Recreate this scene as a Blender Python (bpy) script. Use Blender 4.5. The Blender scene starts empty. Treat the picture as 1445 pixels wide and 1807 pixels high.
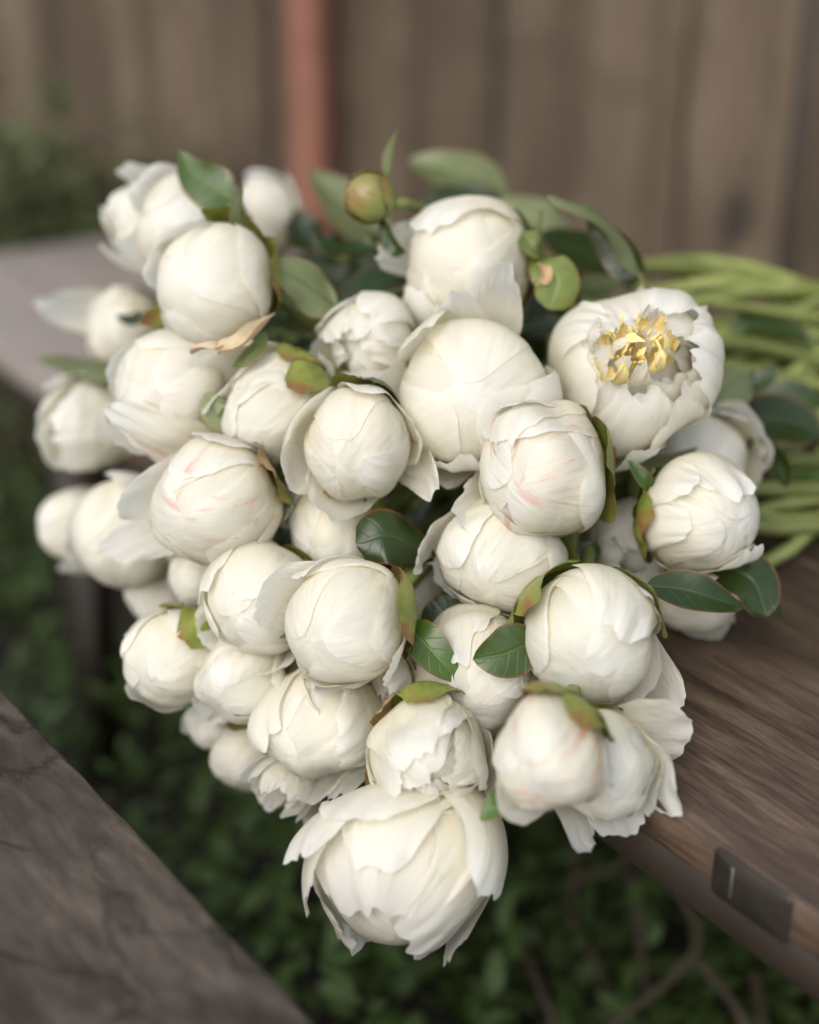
import bpy, math, random
import numpy as np
from mathutils import Vector

# ------------------------------------------------------------------ camera, sky, sun, exposure
SC = bpy.context.scene
C = SC.collection
F = 2509.7                                   # focal length in photo pixels
PITCH, CAM_H = math.radians(24), 0.42
FOCUS, FSTOP = 0.745, 2.05
RT = np.array([1., 0, 0])
FW = np.array([0, math.cos(PITCH), -math.sin(PITCH)])
UP = np.array([0, math.sin(PITCH), math.cos(PITCH)])
CAM = np.array([0, 0, CAM_H])
cd = bpy.data.cameras.new('camera'); cam = bpy.data.objects.new('camera', cd); C.objects.link(cam)
cam.location = CAM; cam.rotation_euler = (math.pi/2 - PITCH, 0, 0)
cd.sensor_fit = 'VERTICAL'; cd.sensor_height = 36; cd.lens = 50; cd.clip_start = .02; cd.clip_end = 200
cd.dof.use_dof = True; cd.dof.focus_distance = FOCUS; cd.dof.aperture_fstop = FSTOP
SC.camera = cam
W = bpy.data.worlds.new('World'); SC.world = W; W.use_nodes = True
wn, wl = W.node_tree.nodes, W.node_tree.links
sky = wn.new('ShaderNodeTexSky'); sky.sky_type = 'NISHITA'; sky.sun_disc = False
SUN_EL, SUN_AZ = math.radians(42), math.radians(208)   # azimuth from +Y clockwise: behind the camera, to its left
sky.sun_elevation = SUN_EL; sky.sun_rotation = SUN_AZ
sky.dust_density = 2.6; sky.ozone_density = 1.0; sky.air_density = 1.0
hs = wn.new('ShaderNodeHueSaturation'); hs.inputs['Saturation'].default_value = .60   # overcast: nearly grey
wl.new(sky.outputs[0], hs.inputs['Color']); wl.new(hs.outputs[0], wn['Background'].inputs[0])
wn['Background'].inputs[1].default_value = .15
sd = bpy.data.lights.new('sun', 'SUN'); sun = bpy.data.objects.new('sun', sd); C.objects.link(sun)
sd.energy = .62; sd.angle = math.radians(60); sd.color = (1, .98, .95)
sdir = Vector((math.sin(SUN_AZ)*math.cos(SUN_EL), math.cos(SUN_AZ)*math.cos(SUN_EL), math.sin(SUN_EL)))
sun.rotation_euler = sdir.to_track_quat('Z', 'Y').to_euler()
SC.view_settings.view_transform = 'Standard'; SC.view_settings.look = 'None'
SC.view_settings.gamma = 1; SC.view_settings.use_curve_mapping = False
SC.view_settings.exposure = 0.82
SC.render.engine = 'CYCLES'
SC.cycles.max_bounces = 8; SC.cycles.transmission_bounces = 5; SC.cycles.diffuse_bounces = 5

# ------------------------------------------------------------------ helpers
def at(px, py, d):
    return CAM + d*(FW + (px-722.5)/F*RT - (py-903.5)/F*UP)
def cv(x, y, z):                              # a direction given as right / up / towards the camera
    return x*RT + y*UP - z*FW
def unit(v):
    v = np.asarray(v, float); return v/max(1e-9, np.linalg.norm(v))
def on_plane(px, py, z):
    r = FW + (px-722.5)/F*RT - (py-903.5)/F*UP
    return CAM + (z-CAM_H)/r[2]*r
def link(name, me, mat=None, parent=None):
    o = bpy.data.objects.new(name, me); C.objects.link(o)
    if mat is not None and me is not None and not me.materials: me.materials.append(mat)
    if parent is not None: o.parent = parent
    return o
def tag(o, label=None, cat=None, group=None, kind=None):
    for k, v in (('label', label), ('category', cat), ('group', group), ('kind', kind)):
        if v: o[k] = v
    return o
def empty(name, loc, rz=0):
    o = bpy.data.objects.new(name, None); C.objects.link(o)
    o.location = loc; o.rotation_euler = (0, 0, rz); o.empty_display_size = .02
    return o
def grid_mesh(name, P, uv, flip=False, extra=None):
    """P: (n,m,3) grid of points, uv: (n,m,2)."""
    n, m = P.shape[:2]
    i = np.arange(n*m).reshape(n, m)
    q = np.stack([i[:-1, :-1], i[1:, :-1], i[1:, 1:], i[:-1, 1:]], -1).reshape(-1, 4)
    if flip: q = q[:, ::-1]
    return raw_mesh(name, P.reshape(-1, 3), q, uv.reshape(-1, 2))
def raw_mesh(name, V, Q, uv=None, smooth=True):
    Q = np.ascontiguousarray(Q, dtype=np.int32); k = Q.shape[1]
    me = bpy.data.meshes.new(name)
    me.vertices.add(len(V)); me.vertices.foreach_set('co', np.ascontiguousarray(V, dtype=np.float32).ravel())
    me.loops.add(Q.size); me.loops.foreach_set('vertex_index', Q.ravel())
    me.polygons.add(len(Q)); me.polygons.foreach_set('loop_start', np.arange(0, Q.size, k, dtype=np.int32))
    if uv is not None:
        l = me.uv_layers.new(name='UVMap'); l.data.foreach_set('uv', np.ascontiguousarray(uv[Q.ravel()], dtype=np.float32).ravel())
    me.update(calc_edges=True); me.validate()
    if smooth: me.polygons.foreach_set('use_smooth', np.ones(len(Q), dtype=bool))
    return me
def box_mesh(name, x0, x1, y0, y1, z0, z1, bev=.002, nx=1, wob=0, seed=0):
    """a bevelled bar along x, split into nx lengths whose faces wander a little"""
    r = np.random.default_rng(seed)
    b = bev
    prof = [(y0+b, z0), (y1-b, z0), (y1, z0+b), (y1, z1-b), (y1-b, z1), (y0+b, z1), (y0, z1-b), (y0, z0+b)]
    xs = np.linspace(x0, x1, nx+1); V = []
    for x in xs:
        for (y, z) in prof: V.append((x, y+wob*r.normal(), z+wob*r.normal()*.6))
    Q = []
    for i in range(nx):
        for j in range(8):
            a = i*8+j; c = i*8+(j+1) % 8
            Q.append((a, a+8, c+8, c))
    n0 = nx*8
    for (a, c, d, e) in ((0, 1, 2, 3), (0, 3, 4, 7), (4, 5, 6, 7)):
        Q.append((a, c, d, e)); Q.append((n0+e, n0+d, n0+c, n0+a))
    me = raw_mesh(name, np.array(V), np.array(Q), smooth=False)
    return me
def tube_mesh(name, pts, radii, k=8):
    pts = np.asarray(pts, float); n = len(pts)
    T = np.gradient(pts, axis=0); T /= np.linalg.norm(T, axis=1)[:, None]+1e-9
    ref = np.array([.13, .21, .97]); V = []; uv = []
    for i in range(n):
        b = unit(np.cross(T[i], ref)); c = np.cross(b, T[i])
        for j in range(k+1):
            a = 2*math.pi*j/k
            V.append(pts[i] + radii[i]*(math.cos(a)*b + math.sin(a)*c)); uv.append((j/k, i/(n-1)))
    return grid_mesh(name, np.array(V).reshape(n, k+1, 3), np.array(uv).reshape(n, k+1, 2))
def bezier(p0, p1, p2, p3, n):
    t = np.linspace(0, 1, n)[:, None]
    return (1-t)**3*p0 + 3*(1-t)**2*t*p1 + 3*(1-t)*t*t*p2 + t**3*p3
def catmull(pts, n):
    P = np.asarray(pts, float)
    P = np.vstack([2*P[0]-P[1], P, 2*P[-1]-P[-2]])
    out = []; m = len(P)-3
    for u in np.linspace(0, m-1e-6, n):
        i = int(u); t = u-i; a, b, c, d = P[i:i+4]
        out.append(.5*(2*b + (c-a)*t + (2*a-5*b+4*c-d)*t*t + (3*b-a-3*c+d)*t**3))
    return np.array(out)
def sstep(a, b, x):
    x = np.clip((x-a)/(b-a), 0, 1); return x*x*(3-2*x)
def wavy(r, s, t, f=1.6, n=5):                 # smooth random field, about -1..1
    o = np.zeros_like(s)
    for _ in range(n):
        o += np.sin(2*math.pi*(r.uniform(-f, f)*s*.5 + r.uniform(-f, f)*t) + r.uniform(0, 6.28))
    return o/n*1.3

# ------------------------------------------------------------------ materials
def mat(name):
    m = bpy.data.materials.new(name); m.use_nodes = True
    nt = m.node_tree; N, L = nt.nodes, nt.links
    b = N['Principled BSDF']
    return m, N, L, b
def node(N, L, kind, ins=None, **kw):
    n = N.new(kind)
    for k, v in kw.items(): setattr(n, k, v)
    for k, v in (ins or {}).items():
        if hasattr(v, 'is_linked') or isinstance(v, bpy.types.NodeSocket): L.new(v, n.inputs[k])
        else: n.inputs[k].default_value = v
    return n
def ramp(N, L, fac, stops):
    n = N.new('ShaderNodeValToRGB'); L.new(fac, n.inputs[0]); e = n.color_ramp.elements
    while len(e) < len(stops): e.new(.5)
    for x, (p, c) in zip(e, stops): x.position = p; x.color = (*c, 1)
    return n.outputs[0]
def mix(N, L, fac, a, b, mode='MIX'):
    n = N.new('ShaderNodeMix'); n.data_type = 'RGBA'; n.blend_type = mode
    for k, v in ((0, fac), (6, a), (7, b)):
        if isinstance(v, bpy.types.NodeSocket): L.new(v, n.inputs[k])
        elif isinstance(v, tuple): n.inputs[k].default_value = (*v, 1)
        else: n.inputs[k].default_value = v
    return n.outputs[2]
def mth(N, L, op, a, b=0.0, clamp=False):
    n = N.new('ShaderNodeMath'); n.operation = op; n.use_clamp = clamp
    for k, v in ((0, a), (1, b)):
        if isinstance(v, bpy.types.NodeSocket): L.new(v, n.inputs[k])
        else: n.inputs[k].default_value = v
    return n.outputs[0]

def petal_material(name='white_petal', gv=.60, th=.63, hue_b=(.50, .33, .14), amt=.62):
    m, N, L, b = mat(name)
    uv = node(N, L, 'ShaderNodeTexCoord').outputs['UV']
    ob = N['Texture Coordinate'].outputs['Object'] if 'Texture Coordinate' in N else None
    rnd = node(N, L, 'ShaderNodeObjectInfo').outputs['Random']
    sep = node(N, L, 'ShaderNodeSeparateXYZ', {0: uv}); v = sep.outputs[1]
    # pigment: yellow-green claw, cream middle, white tip
    base = ramp(N, L, v, [(0.02, (.60, .60, .26)), (.22, (.85, .79, .50)), (.58, (.89, .85, .69)), (.95, (.89, .892, .865))])
    warm = mix(N, L, mth(N, L, 'MULTIPLY', rnd, .40), base, (.89, .81, .64))
    mp = node(N, L, 'ShaderNodeMapping', {'Vector': uv, 'Scale': (26, 1.6, 1)})
    off = node(N, L, 'ShaderNodeCombineXYZ', {0: mth(N, L, 'MULTIPLY', rnd, 37.0), 1: mth(N, L, 'MULTIPLY', rnd, 91.0)})
    mv = node(N, L, 'ShaderNodeVectorMath', {0: mp.outputs[0], 1: off.outputs[0]})
    streak = node(N, L, 'ShaderNodeTexNoise', {'Vector': mv.outputs[0], 'Scale': 1.0, 'Detail': 3.0, 'Roughness': .55})
    warm = mix(N, L, ramp(N, L, streak.outputs[0], [(.35, (0, 0, 0)), (.70, (.55, .55, .55))]), warm, (.89, .90, .875))
    # a few pink and brown bruises on some petals
    nb = node(N, L, 'ShaderNodeTexNoise', {'Vector': node(N, L, 'ShaderNodeVectorMath', {0: node(N, L, 'ShaderNodeMapping', {'Vector': uv, 'Scale': (7.0, 2.0, 1)}).outputs[0], 1: off.outputs[0]}).outputs[0], 'Scale': 1.0, 'Detail': 5.0, 'Roughness': .62, 'Distortion': .4})
    spot = ramp(N, L, nb.outputs[0], [(th, (0, 0, 0)), (th+.13, (1, 1, 1))])
    gate = mth(N, L, 'GREATER_THAN', mth(N, L, 'FRACT', mth(N, L, 'MULTIPLY', rnd, 7.31)), gv)
    spotf = mth(N, L, 'MULTIPLY', mth(N, L, 'MULTIPLY', spot, gate), amt)
    hue = mix(N, L, mth(N, L, 'FRACT', mth(N, L, 'MULTIPLY', rnd, 13.7)), (.80, .33, .27), hue_b)
    col = mix(N, L, spotf, warm, hue)
    L.new(col, b.inputs['Base Color'])
    b.inputs['Roughness'].default_value = .48; b.inputs['Specular IOR Level'].default_value = .28
    bump = node(N, L, 'ShaderNodeBump', {'Strength': .5, 'Distance': .0010, 'Height': streak.outputs[0]})
    big = node(N, L, 'ShaderNodeTexNoise', {'Vector': node(N, L, 'ShaderNodeVectorMath', {0: node(N, L, 'ShaderNodeMapping', {'Vector': uv, 'Scale': (4, 3, 1)}).outputs[0], 1: off.outputs[0]}).outputs[0], 'Scale': 1.0, 'Detail': 2.0})
    bump2 = node(N, L, 'ShaderNodeBump', {'Strength': .55, 'Distance': .005, 'Height': big.outputs[0], 'Normal': bump.outputs[0]})
    L.new(bump2.outputs[0], b.inputs['Normal'])
    tr = node(N, L, 'ShaderNodeBsdfTranslucent', {'Color': mix(N, L, .5, col, (.92, .88, .74)), 'Normal': bump2.outputs[0]})
    ms = node(N, L, 'ShaderNodeMixShader', {0: .54, 1: b.outputs[0], 2: tr.outputs[0]})
    L.new(ms.outputs[0], N['Material Output'].inputs[0])
    return m
def sepal_material():
    m, N, L, b = mat('green_sepal')
    uv = node(N, L, 'ShaderNodeTexCoord').outputs['UV']
    rnd = node(N, L, 'ShaderNodeObjectInfo').outputs['Random']
    sep = node(N, L, 'ShaderNodeSeparateXYZ', {0: uv})
    off = node(N, L, 'ShaderNodeCombineXYZ', {0: mth(N, L, 'MULTIPLY', rnd, 53.0), 1: mth(N, L, 'MULTIPLY', rnd, 17.0)})
    n1 = node(N, L, 'ShaderNodeTexNoise', {'Vector': node(N, L, 'ShaderNodeVectorMath', {0: node(N, L, 'ShaderNodeMapping', {'Vector': uv, 'Scale': (3, 2, 1)}).outputs[0], 1: off.outputs[0]}).outputs[0], 'Scale': 1.0, 'Detail': 5.0, 'Roughness': .6})
    green = ramp(N, L, n1.outputs[0], [(.3, (.13, .18, .025)), (.5, (.25, .28, .055)), (.7, (.40, .38, .11))])
    edge = mth(N, L, 'MAXIMUM', mth(N, L, 'ABSOLUTE', mth(N, L, 'SUBTRACT', mth(N, L, 'MULTIPLY', sep.outputs[0], 2.0), 1.0)), sep.outputs[1])
    ef = mth(N, L, 'ADD', edge, mth(N, L, 'MULTIPLY', mth(N, L, 'SUBTRACT', n1.outputs[0], .5), 1.3))
    brown = mix(N, L, ramp(N, L, ef, [(.80, (0, 0, 0)), (1.0, (.8, .8, .8))]), green, (.24, .085, .04))
    L.new(brown, b.inputs['Base Color']); b.inputs['Roughness'].default_value = .42
    L.new(node(N, L, 'ShaderNodeBump', {'Strength': .3, 'Distance': .002, 'Height': n1.outputs[0]}).outputs[0], b.inputs['Normal'])
    tr = node(N, L, 'ShaderNodeBsdfTranslucent', {'Color': brown})
    L.new(node(N, L, 'ShaderNodeMixShader', {0: .18, 1: b.outputs[0], 2: tr.outputs[0]}).outputs[0], N['Material Output'].inputs[0])
    return m
def leaf_material(name, top, under, rim=(.22, .07, .03), rough=.26):
    m, N, L, b = mat(name)
    uv = node(N, L, 'ShaderNodeTexCoord').outputs['UV']
    rnd = node(N, L, 'ShaderNodeObjectInfo').outputs['Random']
    geo = node(N, L, 'ShaderNodeNewGeometry')
    sep = node(N, L, 'ShaderNodeSeparateXYZ', {0: uv})
    au = mth(N, L, 'ABSOLUTE', mth(N, L, 'SUBTRACT', mth(N, L, 'MULTIPLY', sep.outputs[0], 2.0), 1.0))
    # side veins sweep forward from the midrib
    n1 = node(N, L, 'ShaderNodeTexNoise', {'Vector': node(N, L, 'ShaderNodeMapping', {'Vector': uv, 'Scale': (2, 5, 1)}).outputs[0], 'Scale': 1.4, 'Detail': 4.0})
    ph = mth(N, L, 'ADD', mth(N, L, 'SUBTRACT', sep.outputs[1], mth(N, L, 'MULTIPLY', au, .20)), mth(N, L, 'MULTIPLY', n1.outputs[0], .07))
    saw = mth(N, L, 'ABSOLUTE', mth(N, L, 'SUBTRACT', mth(N, L, 'FRACT', mth(N, L, 'MULTIPLY', ph, 6.5)), .5))
    vein = ramp(N, L, saw, [(.0, (1, 1, 1)), (.075, (0, 0, 0))])
    mid = ramp(N, L, au, [(.03, (1, 1, 1)), (.10, (0, 0, 0))])
    vn = mth(N, L, 'MAXIMUM', mth(N, L, 'MULTIPLY', vein, .30), mid)
    t1 = mix(N, L, n1.outputs[0], tuple(c*.65 for c in top), tuple(c*1.35 for c in top))
    t1 = mix(N, L, mth(N, L, 'MULTIPLY', vn, .34), t1, tuple(c*2.0+.01 for c in top))
    u1 = mix(N, L, n1.outputs[0], tuple(c*.85 for c in under), tuple(c*1.15 for c in under))
    u1 = mix(N, L, mth(N, L, 'MULTIPLY', vn, .6), u1, tuple(c*.62 for c in under))
    c = mix(N, L, geo.outputs['Backfacing'], t1, u1)
    hsn = node(N, L, 'ShaderNodeHueSaturation', {'Color': c, 'Value': mth(N, L, 'ADD', mth(N, L, 'MULTIPLY', rnd, .5), .75)})
    c = mix(N, L, ramp(N, L, au, [(.90, (0, 0, 0)), (.985, (.75, .75, .75))]), hsn.outputs[0], rim)
    L.new(c, b.inputs['Base Color'])
    L.new(mth(N, L, 'ADD', mth(N, L, 'MULTIPLY', geo.outputs['Backfacing'], .3), rough), b.inputs['Roughness'])
    hgt = mth(N, L, 'SUBTRACT', mth(N, L, 'MULTIPLY', n1.outputs[0], .5), vn)
    L.new(node(N, L, 'ShaderNodeBump', {'Strength': .4, 'Distance': .0010, 'Height': hgt}).outputs[0], b.inputs['Normal'])
    tr = node(N, L, 'ShaderNodeBsdfTranslucent', {'Color': mix(N, L, .5, c, (.16, .26, .03))})
    L.new(node(N, L, 'ShaderNodeMixShader', {0: .16, 1: b.outputs[0], 2: tr.outputs[0]}).outputs[0], N['Material Output'].inputs[0])
    return m
def plain(name, col, rough=.6, var=.35, scale=60, bump=.2, metal=0):
    m, N, L, b = mat(name)
    ob = node(N, L, 'ShaderNodeTexCoord').outputs['Object']
    n1 = node(N, L, 'ShaderNodeTexNoise', {'Vector': ob, 'Scale': scale, 'Detail': 5.0, 'Roughness': .6})
    L.new(mix(N, L, n1.outputs[0], tuple(c*(1-var) for c in col), tuple(c*(1+var) for c in col)), b.inputs['Base Color'])
    b.inputs['Roughness'].default_value = rough; b.inputs['Metallic'].default_value = metal
    L.new(node(N, L, 'ShaderNodeBump', {'Strength': bump, 'Distance': .002, 'Height': n1.outputs[0]}).outputs[0], b.inputs['Normal'])
    return m
def stem_material():
    m, N, L, b = mat('green_stem')
    ob = node(N, L, 'ShaderNodeTexCoord'); rnd = node(N, L, 'ShaderNodeObjectInfo').outputs['Random']
    n1 = node(N, L, 'ShaderNodeTexNoise', {'Vector': ob.outputs['Object'], 'Scale': 38.0, 'Detail': 4.0})
    c = ramp(N, L, n1.outputs[0], [(.3, (.14, .165, .036)), (.6, (.23, .265, .08)), (.72, (.25, .25, .07)), (.80, (.24, .12, .06))])
    hsn = node(N, L, 'ShaderNodeHueSaturation', {'Color': c, 'Value': mth(N, L, 'ADD', mth(N, L, 'MULTIPLY', rnd, .6), .7)})
    L.new(hsn.outputs[0], b.inputs['Base Color']); b.inputs['Roughness'].default_value = .4
    return m
def wood_material(name, dark, mid, light, grain=(1.2, 26, 26), cracks=0.0, stain=0.0, bump=.35, rough=.62, axis_rand=0, spec=.3, grey_sheen=0):
    """grain runs along object x"""
    m, N, L, b = mat(name)
    ob = node(N, L, 'ShaderNodeTexCoord').outputs['Object']
    rnd = node(N, L, 'ShaderNodeObjectInfo').outputs['Random']
    if axis_rand:
        off = node(N, L, 'ShaderNodeCombineXYZ', {0: mth(N, L, 'MULTIPLY', rnd, 31.0), 1: mth(N, L, 'MULTIPLY', rnd, 47.0), 2: mth(N, L, 'MULTIPLY', rnd, 11.0)})
        ob = node(N, L, 'ShaderNodeVectorMath', {0: ob, 1: off.outputs[0]}).outputs[0]
    g1 = node(N, L, 'ShaderNodeTexNoise', {'Vector': node(N, L, 'ShaderNodeMapping', {'Vector': ob, 'Scale': grain}).outputs[0], 'Scale': 1.0, 'Detail': 8.0, 'Roughness': .62, 'Distortion': .35})
    g2 = node(N, L, 'ShaderNodeTexNoise', {'Vector': node(N, L, 'ShaderNodeMapping', {'Vector': ob, 'Scale': (grain[0]*7, grain[1]*9, grain[2]*9)}).outputs[0], 'Scale': 1.0, 'Detail': 5.0, 'Roughness': .7})
    big = node(N, L, 'ShaderNodeTexNoise', {'Vector': ob, 'Scale': 7.0, 'Detail': 5.0, 'Roughness': .6, 'Distortion': .6})
    f = mth(N, L, 'ADD', mth(N, L, 'MULTIPLY', g1.outputs[0], .62), mth(N, L, 'MULTIPLY', g2.outputs[0], .38))
    c = ramp(N, L, f, [(.41, dark), (.5, mid), (.60, light)])
    c = mix(N, L, ramp(N, L, big.outputs[0], [(.38, (.55, .55, .55)), (.62, (0, 0, 0))]), c, tuple(x*.62 for x in mid))
    if stain:
        c = mix(N, L, ramp(N, L, node(N, L, 'ShaderNodeTexNoise', {'Vector': node(N, L, 'ShaderNodeMapping', {'Vector': ob, 'Scale': (9, 15, 9)}).outputs[0], 'Scale': 1.0, 'Detail': 3.0}).outputs[0], [(.52, (0, 0, 0)), (.66, (stain, stain, stain))]), c, tuple(x*.4 for x in dark))
    if grey_sheen:  # paler grey far end: the sky's grazing sheen put into the wood colour
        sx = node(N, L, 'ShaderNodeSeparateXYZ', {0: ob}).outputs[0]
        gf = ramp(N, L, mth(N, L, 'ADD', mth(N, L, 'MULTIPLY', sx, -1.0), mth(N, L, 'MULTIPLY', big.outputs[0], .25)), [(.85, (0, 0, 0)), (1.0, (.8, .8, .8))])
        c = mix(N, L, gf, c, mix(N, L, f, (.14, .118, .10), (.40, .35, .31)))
    h = f
    if cracks:
        vd = node(N, L, 'ShaderNodeVectorMath', {0: ob, 1: node(N, L, 'ShaderNodeVectorMath', {0: node(N, L, 'ShaderNodeTexNoise', {'Vector': ob, 'Scale': 28.0, 'Detail': 4.0}).outputs['Color'], 1: (.05, .05, .05)}, operation='MULTIPLY').outputs[0]})
        vo = node(N, L, 'ShaderNodeTexVoronoi', {'Vector': node(N, L, 'ShaderNodeMapping', {'Vector': vd.outputs[0], 'Scale': (8, 13, 8)}).outputs[0], 'Scale': 1.0}, feature='DISTANCE_TO_EDGE')
        gatec = ramp(N, L, node(N, L, 'ShaderNodeTexNoise', {'Vector': ob, 'Scale': 9.0, 'Detail': 2.0}).outputs[0], [(.36, (0, 0, 0)), (.48, (1, 1, 1))])
        ck = mth(N, L, 'MULTIPLY', ramp(N, L, vo.outputs[0], [(.0, (1, 1, 1)), (.04, (0, 0, 0))]), gatec)
        c = mix(N, L, mth(N, L, 'MULTIPLY', ck, cracks), c, tuple(x*.5 for x in dark))
        h = mth(N, L, 'SUBTRACT', f, ck)
    if axis_rand:
        c = node(N, L, 'ShaderNodeHueSaturation', {'Color': c, 'Value': mth(N, L, 'ADD', mth(N, L, 'MULTIPLY', rnd, .50), .78)}).outputs[0]
    L.new(c, b.inputs['Base Color']); b.inputs['Roughness'].default_value = rough
    b.inputs['Specular IOR Level'].default_value = spec
    L.new(node(N, L, 'ShaderNodeBump', {'Strength': bump, 'Distance': .0025, 'Height': h}).outputs[0], b.inputs['Normal'])
    return m
M = dict(
    petal=petal_material(), blush=petal_material('pink_flecked_petal', -.1, .57, (.78, .38, .28), .85), sepal=sepal_material(), stem=stem_material(),
    leaf=leaf_material('green_leaf', (.022, .042, .007), (.165, .195, .085)),
    bright=leaf_material('bright_leaf', (.050, .092, .012), (.17, .21, .08)),
    bract=leaf_material('bract_leaf', (.085, .105, .028), (.17, .17, .08), rim=(.24, .05, .03), rough=.45),
    greenbud=leaf_material('pale_sepal', (.145, .185, .042), (.22, .25, .08), rim=(.25, .08, .04), rough=.45),
    curl=leaf_material('curled_sepal', (.58, .47, .30), (.62, .40, .30), rim=(.5, .25, .18), rough=.5),
    husk=plain('dry_sepal', (.40, .27, .12), .6, .45, 160),
    gold=plain('golden_petaloid', (.86, .70, .30), .8, .25, 90),
    bench=wood_material('bench_wood', (.024, .014, .009), (.070, .044, .027), (.142, .096, .065), grain=(5, 45, 45), rough=.5, spec=.5, bump=.6, grey_sheen=1),
    table=wood_material('table_wood', (.040, .031, .023), (.110, .085, .064), (.21, .168, .132), grain=(4, 14, 14), cracks=.65, stain=.9),
    fence=wood_material('fence_wood', (.070, .050, .033), (.110, .081, .055), (.156, .119, .084), grain=(1.4, 22, 22), axis_rand=1, rough=.8, spec=.15),
    post=wood_material('red_post', (.19, .082, .054), (.25, .112, .076), (.30, .145, .103), rough=.7, spec=.2),
    steel=plain('dark_steel', (.034, .024, .017), .5, .4, 50, .3),
    plate=plain('bracket_steel', (.038, .031, .024), .42, .35, 120, .25, .3),
    soil=plain('dark_soil', (.030, .023, .016), .95, .5, 14, 1.0),
    under=leaf_material('undergrowth_leaf', (.062, .105, .022), (.085, .135, .035), rim=(.03, .05, .012), rough=.55),
    hedge=leaf_material('shrub_leaf', (.10, .125, .045), (.13, .15, .07), rim=(.06, .1, .03), rough=.6),
    twig=plain('dry_twig', (.080, .062, .038), .85, .4, 90),
    knot=plain('knot_wood', (.035, .026, .018), .8, .4, 120),
)

# ------------------------------------------------------------------ the setting
GZ = -.45
gm = raw_mesh('ground', np.array([(-60, -60, GZ), (60, -60, GZ), (60, 60, GZ), (-60, 60, GZ)]), np.array([(0, 1, 2, 3)]), smooth=False)
tag(link('ground', gm, M['soil']), kind='structure')

# bench: front top edge through two photo points
P1, P2 = on_plane(1445, 1610, 0), on_plane(0, 617, 0)
bx = unit(P1-P2); by = np.array([-bx[1], bx[0], 0.])
RZ = math.atan2(bx[1], bx[0])
bench = empty('garden_bench', P1, RZ)
tag(bench, 'long brown weathered wooden bench on a dark steel frame carrying the cut flowers', 'bench')
BL0, BL1, BW, BT = -1.40, .75, .50, .0265
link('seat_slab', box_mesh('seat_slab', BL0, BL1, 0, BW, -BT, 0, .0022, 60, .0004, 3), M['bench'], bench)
link('frame_rail', box_mesh('frame_rail', BL0+.03, BL1-.03, .006, .046, -BT-.0285, -BT-.001, .002), M['steel'], bench)
link('frame_rail', box_mesh('frame_rail', BL0+.03, BL1-.03, BW-.046, BW-.006, -BT-.0285, -BT-.001, .002), M['steel'], bench)
for xx in (BL0+.47, BL1-.12):
    for yy in (.006, BW-.046):
        link('leg', box_mesh('leg', xx, xx+.032, yy, yy+.04, GZ+.002, -BT-.029, .002), M['steel'], bench)
# rounded steel plate on the front face
def plate_mesh(x0, x1, z0, z1, y0, y1, r):
    out = []
    for cx, cz, a0 in ((x1-r, z1-r, 0), (x0+r, z1-r, 90), (x0+r, z0+r, 180), (x1-r, z0+r, 270)):
        for k in range(6):
            a = math.radians(a0+k*18); out.append((cx+r*math.cos(a), cz+r*math.sin(a)))
    n = len(out); V = []; e = .0008
    cx, cz = (x0+x1)/2, (z0+z1)/2
    for y, ins in ((y1, 0), (y0+e, 0), (y0, e)):
        for (x, z) in out: V.append((x-ins*np.sign(x-cx), y, z-ins*np.sign(z-cz)))
    Q = [(k*n+i, k*n+(i+1) % n, (k+1)*n+(i+1) % n, (k+1)*n+i) for k in range(2) for i in range(n)]
    V.append((cx, y0, cz)); c = len(V)-1
    Q += [(2*n+2*i, 2*n+2*i+1, 2*n+(2*i+2) % n, c) for i in range(n//2)]
    return raw_mesh('bracket', np.array(V), np.array(Q), smooth=False)
A = on_plane(1243, 1497, 0); B = on_plane(1383, 1592, 0)
xa, xb = (A-P1)@bx, (B-P1)@bx
br = link('bracket', plate_mesh(xa, xb, -.0285, -.0015, -.0018, .0005, .0035), M['plate'], bench)
sc_ = link('scratch', box_mesh('scratch', xa+.0125, xa+.0135, -.0021, -.0017, -.024, -.006, .0001), plain('bare_metal', (.25, .24, .22), .4, .2, 60, 0, .6), br)

# table plank at the lower left
TZ = -.008
A, B = on_plane(0, 1205, TZ), on_plane(560, 1807, TZ)
tx = unit(B-A); tz_ = math.atan2(tx[1], tx[0])
table = empty('garden_table', B, tz_)
tag(table, 'cracked grey brown wooden tabletop edge in the blurred lower left corner', 'table')
link('tabletop', box_mesh('tabletop', -.95, .5, -.36, 0, -.032, 0, .004, 60, .0006, 5), M['table'], table)
for xx in (-.9, .4):
    for yy in (-.34, -.06):
        link('leg', box_mesh('leg', xx, xx+.045, yy, yy+.045, GZ-TZ+.002, -.033, .003), M['table'], table)

# fence of upright boards
FA, FB = at(1236, 250, 1.72), at(60, 250, 2.60)
FA[2] = FB[2] = 0
fx = unit(FA-FB); fz = math.atan2(fx[1], fx[0])
fence = empty('board_fence', (FA[0], FA[1], GZ), fz)
tag(fence, 'tall grey brown fence of upright wooden boards closing off the background', 'fence')
rb = random.Random(4)
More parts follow.
